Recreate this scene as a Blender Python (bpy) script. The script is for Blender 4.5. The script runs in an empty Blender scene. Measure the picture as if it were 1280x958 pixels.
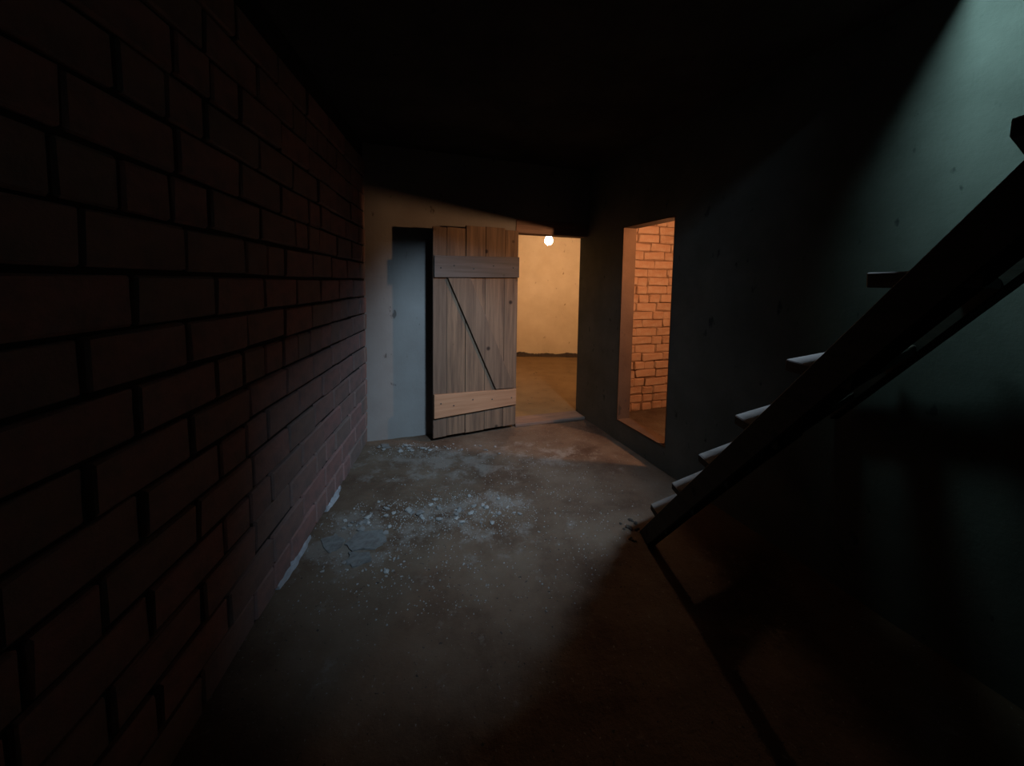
import bpy, bmesh, math, random
from mathutils import Vector, Matrix, noise

random.seed(7)
scene = bpy.context.scene
COL = scene.collection

# ------------------------------------------------------------------ camera
PITCH, ROLL = math.radians(4.3), math.radians(0.86)
cam_data = bpy.data.cameras.new('camera')
cam_data.sensor_fit = 'HORIZONTAL'
cam_data.sensor_width = 36.0
cam_data.lens = 36.0 * 480.0 / 1280.0
cam_data.shift_y = -88.0 / 1280.0
cam_data.clip_start = 0.02
cam = bpy.data.objects.new('camera', cam_data)
COL.objects.link(cam)
cam.location = (0, 0, 1.32)
_fw = Vector((0, math.cos(PITCH), -math.sin(PITCH)))
_up0 = Vector((0, math.sin(PITCH), math.cos(PITCH)))
_r = Vector((1, 0, 0)) * math.cos(ROLL) + _up0 * math.sin(ROLL)
_u = _r.cross(_fw)
cam.rotation_euler = Matrix((_r, _u, -_fw)).transposed().to_euler()
scene.camera = cam

# ------------------------------------------------------------------ world and light
scene.view_settings.view_transform = 'Standard'
scene.view_settings.look = 'None'
scene.view_settings.exposure = 0.0
scene.view_settings.gamma = 1.0
scene.view_settings.use_curve_mapping = False
world = bpy.data.worlds.new('world')
scene.world = world
world.use_nodes = True
world.node_tree.nodes['Background'].inputs[0].default_value = (0.3, 0.45, 0.6, 1)
world.node_tree.nodes['Background'].inputs[1].default_value = 0.002

# daylight falling through the hatch at the head of the stairs
day = bpy.data.lights.new('stair_head_daylight', 'AREA')
day.shape = 'RECTANGLE'
day.size, day.size_y = 0.34, 0.45
day.energy = 200.0
day.color = (0.52, 0.76, 1.0)
day_o = bpy.data.objects.new('stair_head_daylight', day)
COL.objects.link(day_o)
day_o.location = (1.55, -0.30, 3.30)
day_o.rotation_euler = (Vector((-0.6, 3.0, 0.6)) - day_o.location).to_track_quat('-Z', 'Y').to_euler()

# second area light standing in for daylight, aimed at the right wall
sky = bpy.data.lights.new('stairwell_daylight', 'AREA')
sky.shape = 'RECTANGLE'
sky.size, sky.size_y = 0.28, 0.28
sky.energy = 5.0
sky.color = (0.50, 0.86, 0.88)
sky.spread = math.radians(64)
sky_o = bpy.data.objects.new('stairwell_daylight', sky)
COL.objects.link(sky_o)
sky_o.location = (0.74, 1.26, 2.95)
sky_o.rotation_euler = (Vector((1.62, 1.28, 2.08)) - sky_o.location).to_track_quat('-Z', 'Y').to_euler()

BULB_BACK = 335.0      # emission of the bulb in the far room
BULB_SIDE = 3700.0      # emission of the bulb in the side room

# ------------------------------------------------------------------ helpers
def new_mat(name):
    m = bpy.data.materials.new(name)
    m.use_nodes = True
    nt = m.node_tree
    b = nt.nodes['Principled BSDF']
    b.inputs['Roughness'].default_value = 0.9
    b.inputs['Specular IOR Level'].default_value = 0.2
    return m, nt, b

def N(nt, t, **kw):
    n = nt.nodes.new(t)
    for k, v in kw.items():
        setattr(n, k, v)
    return n

def ramp(nt, src, stops):
    r = N(nt, 'ShaderNodeValToRGB')
    e = r.color_ramp.elements
    while len(e) < len(stops):
        e.new(0.5)
    for i, (p, c) in enumerate(stops):
        e[i].position = p
        e[i].color = (*c, 1) if len(c) == 3 else c
    nt.links.new(src, r.inputs[0])
    return r.outputs[0]

def noise_tex(nt, scale, detail=6, rough=0.6, vec=None, dim='3D'):
    n = N(nt, 'ShaderNodeTexNoise')
    n.inputs['Scale'].default_value = scale
    n.inputs['Detail'].default_value = detail
    n.inputs['Roughness'].default_value = rough
    if vec is None:
        tc = N(nt, 'ShaderNodeTexCoord')
        vec = tc.outputs['Object']
    nt.links.new(vec, n.inputs['Vector'])
    return n.outputs['Fac']

def mix(nt, fac, a, b, mode='MIX'):
    m = N(nt, 'ShaderNodeMix', data_type='RGBA', blend_type=mode)
    for s, v in ((m.inputs[0], fac), (m.inputs[6], a), (m.inputs[7], b)):
        if hasattr(v, 'links'):
            nt.links.new(v, s)
        elif isinstance(v, (int, float)):
            s.default_value = v
        else:
            s.default_value = (*v, 1)
    return m.outputs[2]

def bump(nt, b, h, strength=0.4, dist=0.01):
    n = N(nt, 'ShaderNodeBump')
    n.inputs['Strength'].default_value = strength
    n.inputs['Distance'].default_value = dist
    nt.links.new(h, n.inputs['Height'])
    nt.links.new(n.outputs[0], b.inputs['Normal'])

def mat_plaster(name, dark, light, spots=(0.1, 0.09, 0.08), scale=3.0, spot_pos=0.66):
    m, nt, b = new_mat(name)
    big = noise_tex(nt, scale, 5, 0.6)
    col = ramp(nt, big, [(0.3, dark), (0.7, light)])
    # small pits and scuffs, a bit stretched
    tc = N(nt, 'ShaderNodeTexCoord')
    mp = N(nt, 'ShaderNodeMapping')
    mp.inputs['Scale'].default_value = (9, 9, 5)
    mp.inputs['Rotation'].default_value = (0.3, 0.5, 0.2)
    nt.links.new(tc.outputs['Object'], mp.inputs[0])
    sp = noise_tex(nt, 1.6, 3, 0.55, mp.outputs[0])
    fac = ramp(nt, sp, [(spot_pos, (0, 0, 0)), (spot_pos + 0.06, (1, 1, 1))])
    col = mix(nt, fac, col, spots)
    nt.links.new(col, b.inputs['Base Color'])
    fine = noise_tex(nt, 45, 6, 0.7)
    bump(nt, b, fine, 0.35, 0.006)
    return m

def mat_random(name, c1, c2, dirt, nscale=14.0, bstr=0.5):
    """colour differs from object to object"""
    m, nt, b = new_mat(name)
    oi = N(nt, 'ShaderNodeObjectInfo')
    base = ramp(nt, oi.outputs['Random'], [(0.0, c1), (1.0, c2)])
    n1 = noise_tex(nt, nscale, 6, 0.65)
    f = ramp(nt, n1, [(0.42, (0, 0, 0)), (0.72, (1, 1, 1))])
    col = mix(nt, f, base, dirt)
    nt.links.new(col, b.inputs['Base Color'])
    n2 = noise_tex(nt, 60, 5, 0.7)
    bump(nt, b, n2, bstr, 0.006)
    return m

def mat_wood(name, c1, c2, streak, axis='Z', rough=0.85):
    m, nt, b = new_mat(name)
    tc = N(nt, 'ShaderNodeTexCoord')
    oi = N(nt, 'ShaderNodeObjectInfo')
    mp = N(nt, 'ShaderNodeMapping')
    mp.inputs['Scale'].default_value = {'X': (1.2, 22, 22), 'Y': (22, 1.2, 22), 'Z': (22, 22, 1.2)}[axis]
    vm = N(nt, 'ShaderNodeVectorMath', operation='ADD')
    nt.links.new(tc.outputs['Object'], vm.inputs[0])
    comb = N(nt, 'ShaderNodeCombineXYZ')
    mul = N(nt, 'ShaderNodeMath', operation='MULTIPLY')
    mul.inputs[1].default_value = 37.0
    nt.links.new(oi.outputs['Random'], mul.inputs[0])
    for i in range(3):
        nt.links.new(mul.outputs[0], comb.inputs[i])
    nt.links.new(comb.outputs[0], vm.inputs[1])
    nt.links.new(vm.outputs[0], mp.inputs[0])
    g = noise_tex(nt, 1.4, 7, 0.65, mp.outputs[0])
    base = ramp(nt, oi.outputs['Random'], [(0.0, c1), (1.0, c2)])
    f = ramp(nt, g, [(0.38, (0, 0, 0)), (0.68, (1, 1, 1))])
    col = mix(nt, f, base, streak)
    # knots
    v = N(nt, 'ShaderNodeTexVoronoi')
    v.inputs['Scale'].default_value = 5.5
    nt.links.new(vm.outputs[0], v.inputs['Vector'])
    k = ramp(nt, v.outputs['Distance'], [(0.06, (1, 1, 1)), (0.13, (0, 0, 0))])
    col = mix(nt, k, col, tuple(0.35 * x for x in streak))
    nt.links.new(col, b.inputs['Base Color'])
    b.inputs['Roughness'].default_value = rough
    bump(nt, b, g, 0.5, 0.004)
    return m

def mat_plain(name, c, rough=0.8, metallic=0.0, nscale=20):
    m, nt, b = new_mat(name)
    n1 = noise_tex(nt, nscale, 4, 0.6)
    col = ramp(nt, n1, [(0.35, tuple(0.75 * x for x in c)), (0.65, c)])
    nt.links.new(col, b.inputs['Base Color'])
    b.inputs['Roughness'].default_value = rough
    b.inputs['Metallic'].default_value = metallic
    bump(nt, b, n1, 0.2, 0.003)
    return m

def mat_emit(name, c, s):
    m = bpy.data.materials.new(name)
    m.use_nodes = True
    nt = m.node_tree
    nt.nodes.remove(nt.nodes['Principled BSDF'])
    e = N(nt, 'ShaderNodeEmission')
    e.inputs[0].default_value = (*c, 1)
    e.inputs[1].default_value = s
    nt.links.new(e.outputs[0], nt.nodes['Material Output'].inputs[0])
    return m

def tag(o, label=None, cat=None, group=None, kind=None):
    for k, v in (('label', label), ('category', cat), ('group', group), ('kind', kind)):
        if v:
            o[k] = v
    return o

def link(name, me, mat=None, parent=None, loc=(0, 0, 0), rot=(0, 0, 0)):
    o = bpy.data.objects.new(name, me)
    COL.objects.link(o)
    o.location = loc
    o.rotation_euler = rot
    if parent:
        o.parent = parent
    if mat and me and not me.materials:
        me.materials.append(mat)
    return o

def empty(name, loc, rotz=0.0):
    o = bpy.data.objects.new(name, None)
    COL.objects.link(o)
    o.empty_display_size = 0.1
    o.location = loc
    o.rotation_euler = (0, 0, rotz)
    return o

def bm_box(bm, x0, x1, y0, y1, z0, z1):
    vs = [bm.verts.new(p) for p in ((x0, y0, z0), (x1, y0, z0), (x1, y1, z0), (x0, y1, z0),
                                    (x0, y0, z1), (x1, y0, z1), (x1, y1, z1), (x0, y1, z1))]
    for f in ((0, 3, 2, 1), (4, 5, 6, 7), (0, 1, 5, 4), (1, 2, 6, 5), (2, 3, 7, 6), (3, 0, 4, 7)):
        bm.faces.new([vs[i] for i in f])
    return vs

def bm_prism(bm, poly, z0, z1):
    """poly in xy, counter-clockwise"""
    lo = [bm.verts.new((x, y, z0)) for x, y in poly]
    hi = [bm.verts.new((x, y, z1)) for x, y in poly]
    bm.faces.new(list(reversed(lo)))
    bm.faces.new(hi)
    n = len(poly)
    for i in range(n):
        bm.faces.new((lo[i], lo[(i + 1) % n], hi[(i + 1) % n], hi[i]))

def finish(bm, name, bevel=0.0, segs=1, jitter=0.0, smooth=False, cuts=0):
    if cuts:
        bmesh.ops.subdivide_edges(bm, edges=bm.edges[:], cuts=cuts, use_grid_fill=True)
    if bevel:
        bmesh.ops.bevel(bm, geom=bm.edges[:], offset=bevel, segments=segs, affect='EDGES')
    if jitter:
        for v in bm.verts:
            v.co += Vector((random.uniform(-1, 1), random.uniform(-1, 1), random.uniform(-1, 1))) * jitter
    bmesh.ops.recalc_face_normals(bm, faces=bm.faces[:])
    me = bpy.data.meshes.new(name)
    bm.to_mesh(me)
    bm.free()
    if smooth:
        for p in me.polygons:
            p.use_smooth = True
    return me

def box_mesh(name, x0, x1, y0, y1, z0, z1, bevel=0.0, jitter=0.0, cuts=0):
    bm = bmesh.new()
    bm_box(bm, x0, x1, y0, y1, z0, z1)
    return finish(bm, name, bevel, 1, jitter, cuts=cuts)

def lathe(name, prof, seg=16):
    bm = bmesh.new()
    rings = []
    for r, z in prof:
        if r < 1e-5:
            rings.append([bm.verts.new((0, 0, z))])
        else:
            rings.append([bm.verts.new((r * math.cos(2 * math.pi * i / seg), r * math.sin(2 * math.pi * i / seg), z)) for i in range(seg)])
    for a, b in zip(rings, rings[1:]):
        for i in range(seg):
            j = (i + 1) % seg
            if len(a) == 1 and len(b) == 1:
                continue
            if len(a) == 1:
                bm.faces.new((a[0], b[i], b[j]))
            elif len(b) == 1:
                bm.faces.new((a[i], a[j], b[0]))
            else:
                bm.faces.new((a[i], a[j], b[j], b[i]))
    return finish(bm, name, smooth=True)

def tube(name, pts, r, seg=8):
    bm = bmesh.new()
    rings = []
    for i, p in enumerate(pts):
        p = Vector(p)
        d = (Vector(pts[min(i + 1, len(pts) - 1)]) - Vector(pts[max(i - 1, 0)])).normalized()
        q = d.to_track_quat('Z', 'Y')
        rings.append([bm.verts.new(p + q @ Vector((r * math.cos(2 * math.pi * k / seg), r * math.sin(2 * math.pi * k / seg), 0))) for k in range(seg)])
    for a, b in zip(rings, rings[1:]):
        for i in range(seg):
            j = (i + 1) % seg
            bm.faces.new((a[i], a[j], b[j], b[i]))
    bm.faces.new(list(reversed(rings[0])))
    bm.faces.new(rings[-1])
    return finish(bm, name, smooth=True)

# ------------------------------------------------------------------ room frame
# origin in the corner of the back wall and the right wall: a runs along the back wall, b out along the right wall
TH = math.radians(19.2)
CORNER = (0.718, 3.745, 0.0)
def W(a, b, h=0.0):
    return Vector((CORNER[0] + a * math.cos(TH) + b * math.sin(TH), CORNER[1] + a * math.sin(TH) - b * math.cos(TH), h))
def room_box(bm, a0, a1, b0, b1, z0, z1):
    bm_box(bm, a0, a1, -b1, -b0, z0, z1)
ROOM = dict(loc=CORNER, rot=(0, 0, TH))
CEIL = 2.40

# ------------------------------------------------------------------ materials
M = {}
M['brick_dark'] = mat_random('dark_block', (0.27, 0.14, 0.125), (0.195, 0.135, 0.115), (0.14, 0.105, 0.095), 9, 0.6)
M['mortar_dark'] = mat_plain('dark_mortar', (0.025, 0.023, 0.022), 0.95)
M['mortar_pale'] = mat_plain('pale_mortar', (0.36, 0.36, 0.38), 0.95)
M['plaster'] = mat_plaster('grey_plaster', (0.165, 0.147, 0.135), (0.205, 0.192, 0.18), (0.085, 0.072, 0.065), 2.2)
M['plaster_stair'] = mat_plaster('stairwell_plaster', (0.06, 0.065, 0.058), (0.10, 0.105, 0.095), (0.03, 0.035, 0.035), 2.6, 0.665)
M['plaster_cream'] = mat_plaster('cream_plaster', (0.68, 0.55, 0.36), (0.82, 0.70, 0.50), (0.42, 0.29, 0.16), 2.0, 0.68)
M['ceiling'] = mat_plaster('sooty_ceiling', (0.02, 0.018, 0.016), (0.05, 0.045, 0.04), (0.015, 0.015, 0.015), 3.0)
M['brick_side'] = mat_random('orange_brick', (0.42, 0.23, 0.145), (0.33, 0.17, 0.10), (0.43, 0.29, 0.205), 11, 0.6)
M['mortar_side'] = mat_plain('side_mortar', (0.21, 0.115, 0.07), 0.95)
M['clay'] = mat_plaster('clay_render', (0.075, 0.040, 0.024), (0.105, 0.058, 0.035), (0.05, 0.03, 0.02), 6.0)
M['earth'] = mat_plaster('earth_floor', (0.15, 0.095, 0.042), (0.21, 0.135, 0.062), (0.10, 0.065, 0.03), 3.0)
M['wood_old'] = mat_wood('weathered_plank', (0.135, 0.092, 0.066), (0.20, 0.128, 0.082), (0.085, 0.057, 0.042))
M['wood_ledge'] = mat_wood('grey_ledge', (0.115, 0.095, 0.085), (0.13, 0.105, 0.095), (0.085, 0.07, 0.06), 'X')
M['wood_new'] = mat_wood('pale_ledge', (0.35, 0.195, 0.115), (0.36, 0.20, 0.12), (0.26, 0.135, 0.075), 'X')
M['wood_lintel'] = mat_wood('lintel_timber', (0.20, 0.13, 0.10), (0.22, 0.14, 0.11), (0.12, 0.08, 0.06), 'X')
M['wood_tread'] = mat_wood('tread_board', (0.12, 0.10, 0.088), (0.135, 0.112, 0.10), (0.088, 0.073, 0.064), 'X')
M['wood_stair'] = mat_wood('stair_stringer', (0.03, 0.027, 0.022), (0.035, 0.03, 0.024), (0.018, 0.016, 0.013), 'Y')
M['chip'] = mat_random('plaster_chip', (0.36, 0.345, 0.33), (0.18, 0.165, 0.155), (0.16, 0.145, 0.135), 25, 0.5)
M['sheet'] = mat_random('fallen_plaster', (0.155, 0.148, 0.142), (0.175, 0.168, 0.16), (0.10, 0.088, 0.08), 30, 0.6)
M['dirt'] = mat_random('dirt_clod', (0.05, 0.04, 0.03), (0.07, 0.05, 0.04), (0.035, 0.028, 0.023), 25, 0.6)
M['metal'] = mat_plain('dark_socket', (0.05, 0.05, 0.05), 0.5)
M['cord'] = mat_plain('black_cord', (0.02, 0.02, 0.02), 0.6)

def mat_floor():
    m, nt, b = new_mat('dusty_concrete')
    tc = N(nt, 'ShaderNodeTexCoord')
    P = tc.outputs['Object']
    n1 = noise_tex(nt, 2.2, 6, 0.62, P)
    col = ramp(nt, n1, [(0.30, (0.054, 0.028, 0.017)), (0.5, (0.108, 0.070, 0.047)), (0.72, (0.15, 0.108, 0.077))])
    # pale plaster dust in a few places, and paler patches by the door
    n2 = noise_tex(nt, 7.0, 7, 0.7, P)
    tot = None
    for (cx, cy, rx, ry, amt) in ((-0.80, 1.88, 0.26, 0.26, 0.30), (-0.38, 2.08, 0.34, 0.2, 0.22), (-0.10, 2.24, 0.26, 0.16, 0.22),
                                  (-0.45, 2.75, 0.75, 0.34, 0.20), (0.3, 2.9, 0.5, 0.3, 0.14), (-0.1, 1.95, 0.45, 0.25, 0.10)):
        mp = N(nt, 'ShaderNodeMapping')
        mp.inputs['Location'].default_value = (-cx / rx, -cy / ry, 0)
        mp.inputs['Scale'].default_value = (1 / rx, 1 / ry, 0)
        nt.links.new(P, mp.inputs[0])
        ln = N(nt, 'ShaderNodeVectorMath', operation='LENGTH')
        nt.links.new(mp.outputs[0], ln.inputs[0])
        mr = N(nt, 'ShaderNodeMapRange')
        mr.inputs[1].default_value, mr.inputs[2].default_value = 0.2, 1.3
        mr.inputs[3].default_value, mr.inputs[4].default_value = amt, 0.0
        nt.links.new(ln.outputs['Value'], mr.inputs[0])
        if tot is None:
            tot = mr.outputs[0]
        else:
            ad = N(nt, 'ShaderNodeMath', operation='MAXIMUM')
            nt.links.new(tot, ad.inputs[0]); nt.links.new(mr.outputs[0], ad.inputs[1])
            tot = ad.outputs[0]
    ad = N(nt, 'ShaderNodeMath', operation='ADD')
    nt.links.new(n2, ad.inputs[0]); nt.links.new(tot, ad.inputs[1])
    f = ramp(nt, ad.outputs[0], [(0.60, (0, 0, 0)), (0.74, (1, 1, 1))])
    col = mix(nt, f, col, (0.17, 0.138, 0.115))
    # fine speckle of grit
    n3 = noise_tex(nt, 70, 3, 0.6, P)
    sp = ramp(nt, n3, [(0.66, (0, 0, 0)), (0.71, (1, 1, 1))])
    col = mix(nt, sp, col, (0.19, 0.18, 0.17))
    n4 = noise_tex(nt, 55, 3, 0.6, P)
    sd = ramp(nt, n4, [(0.29, (1, 1, 1)), (0.34, (0, 0, 0))])
    col = mix(nt, sd, col, (0.035, 0.03, 0.027))
    nt.links.new(col, b.inputs['Base Color'])
    n5 = noise_tex(nt, 28, 7, 0.7, P)
    bump(nt, b, n5, 0.6, 0.012)
    return m
M['floor'] = mat_floor()

# ------------------------------------------------------------------ floor
def fz(x, y):
    return 0.010 * noise.noise(Vector((x * 2.1, y * 2.1, 3.0))) + 0.004 * noise.noise(Vector((x * 9, y * 9, 7.0)))

def grid_mesh(name, x0, x1, y0, y1, step, f):
    nx, ny = int((x1 - x0) / step) + 1, int((y1 - y0) / step) + 1
    vs, fs = [], []
    for j in range(ny + 1):
        for i in range(nx + 1):
            x, y = x0 + (x1 - x0) * i / nx, y0 + (y1 - y0) * j / ny
            vs.append((x, y, f(x, y)))
    for j in range(ny):
        for i in range(nx):
            k = j * (nx + 1) + i
            fs.append((k, k + 1, k + nx + 2, k + nx + 1))
    me = bpy.data.meshes.new(name)
    me.from_pydata(vs, [], fs)
    for p in me.polygons:
        p.use_smooth = True
    return me

tag(link('floor', grid_mesh('floor', -1.6, 3.2, -1.5, 4.7, 0.03, fz), M['floor']),
    'dusty concrete cellar floor strewn with plaster crumbs', 'floor', kind='structure')
bm = bmesh.new()
bm_prism(bm, [tuple(W(-2.0, -0.12)[:2]), tuple(W(0.95, -0.12)[:2]), (1.6, 7.0), (-1.0, 7.0)], -0.05, 0.02)
tag(link('floor_far_room', finish(bm, 'floor_far_room'), M['earth']),
    'brown earth floor of the lit room beyond the plank door', 'floor', kind='structure')

# ------------------------------------------------------------------ left wall of large blocks
LA = (-1.171, 3.074, 0.0)
LANG = math.atan2(-0.992, 0.124)
WL = 4.5
wl = tag(link('wall_left', box_mesh('wall_left', -0.25, WL, -0.30, -0.016, 0, CEIL), M['mortar_dark'], loc=LA, rot=(0, 0, LANG)),
         'dark brick wall laid in deep joints along the cellar', 'wall', kind='structure')
BL, BH, J = 0.303, 0.1335, 0.014
def block_meshes(name, L, H, D, n, bev, jit, mat):
    out = []
    for i in range(n):
        bm = bmesh.new()
        bm_box(bm, -L / 2, L / 2, -D, 0, -H / 2, H / 2)
        me = finish(bm, name, bev, 1, jit)
        me.materials.append(mat)
        out.append(me)
    return out
full = block_meshes('block', BL - J, BH - J, 0.03, 6, 0.006, 0.0025, M['brick_dark'])
half = block_meshes('half_block', BL / 2 - J, BH - J, 0.03, 3, 0.006, 0.0025, M['brick_dark'])
def put_brick(parent, me, x, y, z):
    o = bpy.data.objects.new('brick', me)
    COL.objects.link(o)
    o.parent = parent
    o.location = (x, y, z)
    o.rotation_euler = (random.uniform(-.008, .008), random.uniform(-.012, .012), random.uniform(-.012, .012))
    return o
for c in range(17):
    z = (c + 0.5) * BH
    # joints of the course below 1.20 m lie at 2.30, 2.00, 1.70 m from the corner; the next course is shifted
    first = (0.185 if c % 2 == 0 else 0.055) + random.uniform(-0.012, 0.012)
    x = first - BL
    while x < 3.55:
        xc = x + BL / 2
        if x + BL < 0.03:
            x += BL
            continue
        if x < -0.02:                       # piece that closes the course at the corner
            w = x + BL - J / 2 - 0.0
            bm = bmesh.new()
            bm_box(bm, random.uniform(-0.012, 0.008), w, -0.03, 0, -(BH - J) / 2, (BH - J) / 2)
            me = finish(bm, 'corner_block', 0.005, 1, 0.002)
            me.materials.append(M['brick_dark'])
            put_brick(wl, me, 0, random.uniform(-.004, .003), z)
        elif random.random() < 0.12:
            put_brick(wl, random.choice(half), x + BL / 4, random.uniform(-.004, .004), z + random.uniform(-.003, .003))
            put_brick(wl, random.choice(half), x + 3 * BL / 4, random.uniform(-.004, .004), z + random.uniform(-.003, .003))
        else:
            put_brick(wl, random.choice(full), xc, random.uniform(-.004, .004), z + random.uniform(-.003, .003))
        x += BL

# pale mortar left along the foot of the left wall
def mortar_strip(n, t0, t1, w, seed):
    rnd = random.Random(seed)
    bm = bmesh.new()
    k = 14
    rows = []
    for i in range(k + 1):
        t = t0 + (t1 - t0) * i / k
        ww = w * (0.35 + 0.65 * math.sin(math.pi * min(1, max(0.04, i / k)) ) ) * rnd.uniform(0.75, 1.2)
        hh = 0.022 * rnd.uniform(0.7, 1.2)
        rows.append([bm.verts.new((t, -0.012, -0.01)), bm.verts.new((t, -0.012, hh)), bm.verts.new((t, ww * 0.5, hh * 0.9)), bm.verts.new((t, ww, -0.01))])
    for a, b in zip(rows, rows[1:]):
        for q in range(4):
            r = (q + 1) % 4
            bm.faces.new((a[q], b[q], b[r], a[r]))
    bm.faces.new(rows[0]); bm.faces.new(list(reversed(rows[-1])))
    return link(n, finish(bm, n, smooth=False), M['mortar_pale'], loc=LA, rot=(0, 0, LANG))
tag(mortar_strip('trim_3', 0.72, 0.97, 0.026, 3), 'short pale mortar line at the foot of the brick wall', 'mortar', kind='structure')
tag(mortar_strip('trim_4', 1.20, 1.54, 0.022, 4), 'long pale mortar line at the foot of the brick wall', 'mortar', kind='structure')

# ------------------------------------------------------------------ back wall with the doorway
DOOR_A0, DOOR_A1, DOOR_H = -0.735, -0.005, 1.78
LINT = 1.90
bm = bmesh.new()
room_box(bm, -2.35, DOOR_A0, -0.14, 0, 0, CEIL)
room_box(bm, DOOR_A0, 0.0, -0.14, 0, LINT, CEIL)
tag(link('wall_back', finish(bm, 'wall_back'), M['plaster'], **ROOM),
    'grey plastered end wall around the plank door', 'wall', kind='structure')
tag(link('trim_1', box_mesh('trim_1', DOOR_A0 - 0.0, -0.002, -0.006, 0.135, DOOR_H, LINT, 0.004, 0.002), M['wood_lintel'], **ROOM),
    'dark timber lintel over the lit doorway', 'lintel', kind='structure')
tag(link('trim_2', box_mesh('trim_2', DOOR_A0 + 0.002, -0.005, -0.06, 0.13, 0.0, 0.03, 0.006, 0.002), M['wood_lintel'], **ROOM),
    'low worn threshold in the lit doorway', 'threshold', kind='structure')

# ------------------------------------------------------------------ right wall with the narrow opening
OB0, OB1, OS, OT = 0.575, 1.165, 0.175, 1.80
bm = bmesh.new()
T = 0.12
room_box(bm, 0, T, -0.14, OB0, 0, CEIL)
room_box(bm, 0, T, OB1, 5.2, 0, CEIL + 1.4)
room_box(bm, 0, T, OB0, OB1, 0, OS)
room_box(bm, 0, T, OB0, OB1, OT, CEIL)
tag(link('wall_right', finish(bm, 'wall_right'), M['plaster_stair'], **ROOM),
    'stained grey-green plaster wall beside the stairs', 'wall', kind='structure')

bm = bmesh.new()
e = 0.008
room_box(bm, -0.002, T + 0.002, OB0, OB0 + e, OS, OT)
room_box(bm, -0.002, T + 0.002, OB1 - e, OB1, OS, OT)
room_box(bm, -0.002, T + 0.002, OB0 + e, OB1 - e, OS, OS + e)
room_box(bm, -0.002, T + 0.002, OB0 + e, OB1 - e, OT - e, OT)
tag(link('trim_5', finish(bm, 'trim_5'), M['clay'], **ROOM), 'brown clay render lining the narrow opening', 'reveal', kind='structure')

# ------------------------------------------------------------------ side room behind the opening
ws = tag(link('wall_side_room', box_mesh('wall_side_room', T, 2.5, 0.014, 0.14, 0, CEIL), M['mortar_side'], **ROOM),
         'rough orange brick wall seen through the narrow opening', 'wall', kind='structure')
bl, bh, bj = 0.262, 0.088, 0.011
sfull = block_meshes('side_brick', bl - bj, bh - bj, 0.03, 8, 0.007, 0.005, M['brick_side'])
shalf = block_meshes('side_header', bl / 2 - bj, bh - bj, 0.03, 5, 0.007, 0.005, M['brick_side'])
for c in range(26):
    z = (c + 0.5) * bh
    x = T + random.uniform(0.0, 0.10) + (0.13 if c % 2 else 0.0) - 0.12
    while x < 1.55:
        hd = random.random() < 0.38
        w = bl / 2 if hd else bl
        if x - 0.0 > T - 0.02:
            o = put_brick(ws, random.choice(shalf if hd else sfull), x + w / 2, 0.0, z + random.uniform(-.004, .004))
            o.rotation_euler = (random.uniform(-.02, .02), random.uniform(-.03, .03), math.pi + random.uniform(-.03, .03))
            o.location.y = -random.uniform(-.009, .012)
        x += w
bm = bmesh.new()
room_box(bm, 2.5, 2.62, -0.14, 2.9, 0, CEIL)
tag(link('wall_side_room_end', finish(bm, 'wall_side_room_end'), M['brick_side'], **ROOM), 'end wall of the brick side room', 'wall', kind='structure')
bm = bmesh.new()
room_box(bm, T, 2.62, 2.8, 2.9, 0, CEIL)
tag(link('wall_side_room_front', finish(bm, 'wall_side_room_front'), M['brick_side'], **ROOM), 'near wall of the brick side room', 'wall', kind='structure')
bm = bmesh.new()
room_box(bm, T, 2.62, -0.14, 2.9, 2.3, 2.4)
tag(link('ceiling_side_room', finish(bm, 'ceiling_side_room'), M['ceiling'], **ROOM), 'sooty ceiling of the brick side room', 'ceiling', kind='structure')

# ------------------------------------------------------------------ far room behind the door
tag(link('wall_far', box_mesh('wall_far', -1.1, 1.7, 6.95, 7.05, -0.02, 2.5), M['plaster_cream']),
    'cream plastered wall of the lit room beyond the doorway', 'wall', kind='structure')
tag(link('wall_far_left', box_mesh('wall_far_left', -1.1, -1.0, 3.24, 7.0, -0.02, 2.5), M['plaster_cream']),
    'left wall of the lit room beyond the doorway', 'wall', kind='structure')
tag(link('wall_far_right', box_mesh('wall_far_right', 1.6, 1.7, 4.18, 7.0, -0.02, 2.5), M['plaster_cream']),
    'right wall of the lit room beyond the doorway', 'wall', kind='structure')
bm = bmesh.new()
bm_prism(bm, [tuple(W(-2.0, -0.14)[:2]), tuple(W(1.2, -0.14)[:2]), (1.7, 7.05), (-1.1, 7.05)], 2.36, 2.46)
tag(link('ceiling_far_room', finish(bm, 'ceiling_far_room'), M['plaster_cream']), 'ceiling of the lit room beyond the doorway', 'ceiling', kind='structure')

# ------------------------------------------------------------------ cellar ceiling with the stair hatch, wall behind the camera
bm = bmesh.new()
TOP = CEIL + 0.06
bm_prism(bm, [(-1.7, 1.38), (0.76, 1.38), (1.10, 1.37), (3.0, 1.37), (3.0, 4.7), (-1.7, 4.7)], CEIL, TOP)  # hatch edges and landing shaped to cut the daylight beams
bm_prism(bm, [(-1.7, -1.5), (1.06, -1.5), (1.06, 0.155), (0.86, 0.22), (0.48, 1.07), (0.36, 1.38), (-1.7, 1.38)], CEIL, TOP)
bm_prism(bm, [(1.06, -1.5), (3.0, -1.5), (3.0, 0.85), (1.44, 0.85), (1.38, 0.12), (1.06, 0.155)], CEIL, TOP)
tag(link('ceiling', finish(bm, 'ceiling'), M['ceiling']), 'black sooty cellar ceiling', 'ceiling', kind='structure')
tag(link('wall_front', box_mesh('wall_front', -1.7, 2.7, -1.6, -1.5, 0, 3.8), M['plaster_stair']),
    'plaster wall facing the plank door', 'wall', kind='structure')

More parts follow.
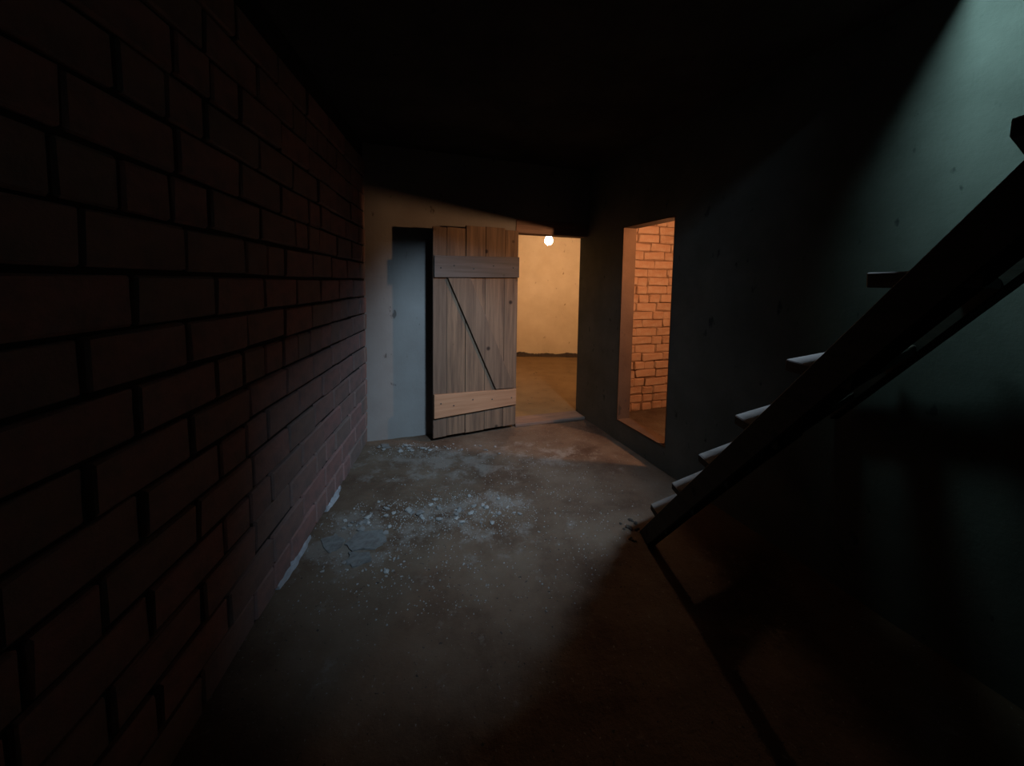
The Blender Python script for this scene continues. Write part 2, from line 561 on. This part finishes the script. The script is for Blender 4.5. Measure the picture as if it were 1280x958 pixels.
bm = bmesh.new()
bm_box(bm, 1.37, 2.20, 0.36, 0.42, TOP + 0.12, 3.9)  # unseen panel added to keep the stair-head daylight off the right wall
tag(link('daylight_blocker', finish(bm, 'daylight_blocker'), M['plaster_stair']),
    'unseen panel added above the hatch to block part of the daylight', 'wall', kind='structure')

# ------------------------------------------------------------------ plank door, swung open against the back wall
DELTA = math.radians(8.0)
hinge = W(DOOR_A0 - 0.005, 0.045, 0.0)
door_dir = W(-math.cos(DELTA), math.sin(DELTA)) - W(0, 0)
door = tag(empty('door_1', hinge, math.atan2(door_dir.y, door_dir.x)),
           'weathered ledged plank door with a diagonal brace, swung open', 'door', kind='structure')
DW = 0.768
planks = [(0.000, 0.130, 1.785), (0.1315, 0.313, 1.800), (0.3145, 0.489, 1.795), (0.494, 0.653, 1.770), (0.6545, DW, 1.765)]
for i, (x0, x1, top) in enumerate(planks):
    me = box_mesh('plank', x0, x1, 0, 0.030, 0.035 + 0.004 * (i % 2), top, 0.003, 0.0012)
    link('plank', me, M['wood_old'], door)
def ledge(name, pts, y0, y1, mat):
    """pts: outline in door coordinates (x, height)"""
    bm = bmesh.new()
    lo = [bm.verts.new((x, y0, z)) for x, z in pts]
    hi = [bm.verts.new((x, y1, z)) for x, z in pts]
    bm.faces.new(lo); bm.faces.new(list(reversed(hi)))
    for i in range(len(pts)):
        j = (i + 1) % len(pts)
        bm.faces.new((lo[i], hi[i], hi[j], lo[j]))
    return link(name, finish(bm, name, 0.003, 1), mat, door)
ledge('ledge', [(0.0, 1.375), (DW - 0.004, 1.362), (DW - 0.004, 1.535), (0.0, 1.555)], 0.030, 0.056, M['wood_ledge'])
lb = ledge('ledge', [(0.012, 0.232), (DW - 0.002, 0.208), (DW - 0.002, 0.408), (0.012, 0.375)], 0.030, 0.058, M['wood_new'])
lb['label'] = 'newer pale bottom ledge'
ledge('brace', [(0.650, 1.358), (0.455, 1.362), (0.030, 0.384), (0.212, 0.392)], 0.030, 0.054, M['wood_old'])
for (x, z) in ((0.06, 0.30), (0.25, 0.31), (0.43, 0.33), (0.60, 0.30), (0.71, 0.33), (0.06, 1.46), (0.25, 1.47), (0.43, 1.44), (0.60, 1.46), (0.71, 1.44)):
    link('nail', lathe('nail', [(0, 0.003), (0.006, 0.002), (0.006, 0), (0, -0.001)], 8), M['metal'], door,
         (x, 0.0585 if z < 1 else 0.0565, z), (-math.pi / 2, 0, 0))

# ------------------------------------------------------------------ hanging bulbs
def hanging_bulb(loc, ceil, label, glow, scale=1.0):
    t = tag(empty('light_bulb', loc), label, 'light bulb')
    s = scale
    g = lathe('glass', [(0, -0.048 * s), (0.020 * s, -0.045 * s), (0.036 * s, -0.033 * s), (0.044 * s, -0.014 * s), (0.045 * s, 0.004 * s),
                        (0.039 * s, 0.024 * s), (0.028 * s, 0.042 * s), (0.019 * s, 0.056 * s), (0.016 * s, 0.066 * s), (0, 0.066 * s)], 14)
    link('glass', g, glow, t)
    link('socket', lathe('socket', [(0, 0.064 * s), (0.017 * s, 0.064 * s), (0.019 * s, 0.07 * s), (0.019 * s, 0.105 * s), (0.010 * s, 0.118 * s), (0, 0.118 * s)], 12), M['metal'], t)
    link('cord', tube('cord', [(0, 0, 0.116 * s), (0.002, 0.001, 0.2), (0, 0, ceil - loc[2])], 0.004, 6), M['cord'], t)
    return t
WARM = (1.0, 0.53, 0.26)
hanging_bulb((0.478, 5.20, 1.905), 2.36, 'glowing bare bulb hanging in the far room, seen under the lintel', mat_emit('far_bulb_glow', (1.0, 0.65, 0.42), BULB_BACK), 1.2)
sp = W(0.50, 1.36, 1.738)
hanging_bulb(tuple(sp), 2.3, 'glowing bare bulb hanging in the brick side room', mat_emit('side_bulb_glow', WARM, BULB_SIDE), 0.5)

# ------------------------------------------------------------------ staircase
# nosing of the first tread and the step vector; the treads are cut on the skew towards the wall
T0 = Vector((0.7098, 1.8545, 0.2257))
D = Vector((0.006, -0.2088, 0.2257))
SK = math.tan(math.radians(31.5))
stair = tag(empty('wooden_staircase', (T0.x, T0.y, 0.0)), 'steep open wooden staircase with pale treads and dark stringers', 'staircase')
BASE = Vector((T0.x, T0.y, 0))
NW = Vector((math.cos(TH), math.sin(TH), 0))          # towards the right wall
def tread_width(k, off=0.050):
    p = T0 + D * k
    return min(0.70, (NW.dot(Vector(CORNER) - Vector((p.x, p.y, 0))) - off) / (NW.x + NW.y * SK))
for k in range(0, 10):
    p = T0 + D * k - BASE
    w = tread_width(k)
    th, dn, df = 0.030, 0.205, 0.105
    j = random.uniform(0.0, 0.006)
    # far end follows the wall
    w2 = w + df * math.tan(TH) / (1 + math.tan(TH) * SK) * 0.0
    poly = [(j, -dn), (w2, w * SK - df), (w, w * SK), (j, 0.0)]
    bm = bmesh.new()
    bm_prism(bm, poly, -th, 0.0)
    me = finish(bm, 'tread', 0.003, 1, 0.0012)
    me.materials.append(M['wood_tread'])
    me.materials.append(M['wood_stair'])          # edges and underside painted dark as if in shade, top face pale
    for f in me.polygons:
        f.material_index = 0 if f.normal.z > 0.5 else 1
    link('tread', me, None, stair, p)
def stringer(q0, q1, across, thick, up, low, to_floor=True):
    """q0, q1: two points of the nosing line; board hangs below it from up to low, foot cut level on the floor"""
    d = q1 - q0
    side = Vector(across).normalized() * thick
    def floor_pt(p):
        return p - d * (p.z / d.z) if to_floor else p
    dz = lambda v: Vector((0, 0, v))
    a, b, c, e = floor_pt(q0 - dz(up)), q1 - dz(up), q1 - dz(low), floor_pt(q0 - dz(low))
    bm = bmesh.new()
    lo = [bm.verts.new(p - BASE) for p in (a, b, c, e)]
    hi = [bm.verts.new(p + side - BASE) for p in (a, b, c, e)]
    bm.faces.new(lo); bm.faces.new(list(reversed(hi)))
    for i in range(4):
        jn = (i + 1) % 4
        bm.faces.new((lo[i], hi[i], hi[jn], lo[jn]))
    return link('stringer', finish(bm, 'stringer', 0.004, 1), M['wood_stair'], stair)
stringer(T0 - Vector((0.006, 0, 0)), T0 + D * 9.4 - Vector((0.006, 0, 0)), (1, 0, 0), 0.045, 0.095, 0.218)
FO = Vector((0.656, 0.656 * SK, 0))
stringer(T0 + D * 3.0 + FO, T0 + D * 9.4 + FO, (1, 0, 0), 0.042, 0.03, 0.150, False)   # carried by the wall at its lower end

# ------------------------------------------------------------------ rubble on the floor
def rock_mesh(name, r, flat, seed):
    rnd = random.Random(seed)
    bm = bmesh.new()
    bmesh.ops.create_icosphere(bm, subdivisions=1, radius=r)
    for v in bm.verts:
        v.co *= rnd.uniform(0.65, 1.2)
        v.co.z *= flat
    return finish(bm, name)
chips = [rock_mesh('plaster_chip', 1.0, random.uniform(0.35, 0.7), 20 + i) for i in range(8)]
for me in chips:
    me.materials.append(M['chip'])
clods = [rock_mesh('dirt_clod', 1.0, random.uniform(0.45, 0.8), 50 + i) for i in range(6)]
for me in clods:
    me.materials.append(M['dirt'])

def scatter(name, meshes, n, cx, cy, rx, ry, r0, r1, label, cat, group):
    for i in range(n):
        a, q = random.uniform(0, 2 * math.pi), random.random() ** 0.7
        x, y = cx + rx * q * math.cos(a), cy + ry * q * math.sin(a)
        r = r0 + (r1 - r0) * random.random() ** 2
        o = bpy.data.objects.new(name, random.choice(meshes))
        COL.objects.link(o)
        o.scale = (r * random.uniform(0.8, 1.4), r * random.uniform(0.8, 1.2), r * random.uniform(0.7, 1.1))
        o.location = (x, y, fz(x, y) + r * 0.28)
        o.rotation_euler = (random.uniform(-.2, .2), random.uniform(-.2, .2), random.uniform(0, 6.28))
        tag(o, label, cat, group)
scatter('plaster_chip', chips, 34, -0.76, 2.02, 0.22, 0.22, 0.007, 0.020, 'pale plaster chip in the white dusty patch by the brick wall', 'plaster chip', 'plaster chips in the dusty patch')
scatter('plaster_chip', chips, 46, -0.25, 2.14, 0.34, 0.16, 0.006, 0.021, 'pale plaster chip in the crumb trail across the middle of the floor', 'plaster chip', 'plaster chips in the crumb trail')
scatter('plaster_chip', chips, 22, -0.80, 2.96, 0.32, 0.07, 0.008, 0.024, 'pale plaster chip at the foot of the plastered wall', 'plaster chip', 'plaster chips at the foot of the wall')
scatter('plaster_chip', chips, 16, -0.30, 2.98, 0.28, 0.15, 0.006, 0.016, 'small pale plaster chip in front of the plank door', 'plaster chip', 'plaster chips before the door')
scatter('plaster_chip', chips, 18, -0.66, 1.66, 0.22, 0.12, 0.006, 0.017, 'pale plaster chip on the bare floor in front of the dusty patch', 'plaster chip', 'plaster chips on the bare floor')
scatter('dirt_clod', clods, 14, 0.655, 1.99, 0.06, 0.10, 0.008, 0.026, 'dark dirt clod heaped at the foot of the staircase', 'dirt clod', 'dirt clods at the stair foot')

# broken sheets of fallen plaster
KEEP_OUT = []
def flake(pts, label, z=0.012):
    KEEP_OUT.append((min(p[0] for p in pts) - .01, max(p[0] for p in pts) + .01, min(p[1] for p in pts) - .01, max(p[1] for p in pts) + .01))
    cx = sum(p[0] for p in pts) / len(pts); cy = sum(p[1] for p in pts) / len(pts)
    bm = bmesh.new()
    out = []
    for i, (x, y) in enumerate(pts):
        x2, y2 = pts[(i + 1) % len(pts)]
        for q in range(4):
            f = q / 4
            out.append((x + (x2 - x) * f - cx + random.uniform(-.009, .009), y + (y2 - y) * f - cy + random.uniform(-.007, .007)))
    bm_prism(bm, out, 0, 0.006)
    o = link('plaster_sheet', finish(bm, 'plaster_sheet', 0, 1, 0.001), M['sheet'], loc=(cx, cy, fz(cx, cy) + 0.001))
    o.rotation_euler = (random.uniform(-.03, .03), random.uniform(-.03, .03), 0)
    tag(o, label, 'plaster sheet', 'broken plaster sheets')
flake([(-0.82, 1.83), (-0.77, 1.79), (-0.66, 1.80), (-0.62, 1.87), (-0.67, 1.95), (-0.79, 1.93)], 'largest broken plaster sheet with a dark cracked edge')
flake([(-0.96, 1.86), (-0.88, 1.77), (-0.84, 1.79), (-0.84, 1.86), (-0.90, 1.91)], 'narrow plaster sheet between the brick wall and the largest sheet')
flake([(-0.77, 1.77), (-0.76, 1.70), (-0.70, 1.68), (-0.65, 1.72), (-0.67, 1.775)], 'small rounded plaster sheet in front of the largest sheet')
flake([(-1.05, 3.02), (-1.00, 2.96), (-0.95, 2.97), (-0.99, 3.04)], 'small tilted plaster sheet in the corner under the plastered wall')

# crumbs too small to pick apart
def crumbs(name, spots, seed, mat):
    rnd = random.Random(seed)
    vs, fs = [], []
    for (cx, cy, rx, ry, n) in spots:
        for _ in range(n):
            a, q = rnd.uniform(0, 6.28), rnd.random() ** 0.6
            x, y = cx + rx * q * math.cos(a), cy + ry * q * math.sin(a)
            r = rnd.uniform(0.0018, 0.0055)
            if any(ax0 < x < ax1 and ay0 < y < ay1 for ax0, ax1, ay0, ay1 in KEEP_OUT):
                continue
            z = fz(x, y)
            k = len(vs)
            t = rnd.uniform(0, 6.28)
            for i in range(4):
                vs.append((x + r * math.cos(t + i * 1.57) * rnd.uniform(.7, 1.3), y + r * math.sin(t + i * 1.57) * rnd.uniform(.7, 1.3), z - 0.001))
            vs.append((x + rnd.uniform(-.3, .3) * r, y + rnd.uniform(-.3, .3) * r, z + r * rnd.uniform(.7, 1.2)))
            for i in range(4):
                fs.append((k + i, k + (i + 1) % 4, k + 4))
    me = bpy.data.meshes.new(name)
    me.from_pydata(vs, [], fs)
    return link(name, me, mat)
tag(crumbs('plaster_crumbs', [(-0.74, 1.95, .30, .30, 700), (-0.25, 2.12, .42, .24, 800), (-0.75, 2.93, .38, .14, 350), (-0.1, 2.2, .8, .8, 700), (0.3, 2.3, .5, .5, 160), (-0.5, 1.6, .45, .25, 260)], 5, M['chip']),
    'fine white plaster crumbs sprinkled over the floor', 'plaster crumbs', kind='stuff')
# loose dirt along the foot of the far wall
def heap(name, pts, label):
    bm = bmesh.new()
    rnd = random.Random(11)
    rows = []
    for (x, h) in pts:
        rows.append([bm.verts.new((x, 6.95, 0.02)), bm.verts.new((x, 6.95, 0.02 + h)), bm.verts.new((x, 6.90 - h * .6, 0.02 + h * .7)), bm.verts.new((x, 6.84 - h, 0.018))])
    for a, b in zip(rows, rows[1:]):
        for q in range(3):
            bm.faces.new((a[q], b[q], b[q + 1], a[q + 1]))
    me = finish(bm, name)
    return tag(link(name, me, M['dirt']), label, 'dirt', kind='stuff')
hp = []
for i in range(70):
    x = -0.1 + 1.65 * i / 69
    h = 0.02 + 0.055 * max(0, noise.noise(Vector((x * 3, 5, 0))) + 0.25 + 0.4 * (x - 0.4)) + 0.012 * random.random()
    hp.append((x, h))
heap('dirt_heap', hp, 'low ridge of dark loose dirt along the foot of the cream wall')
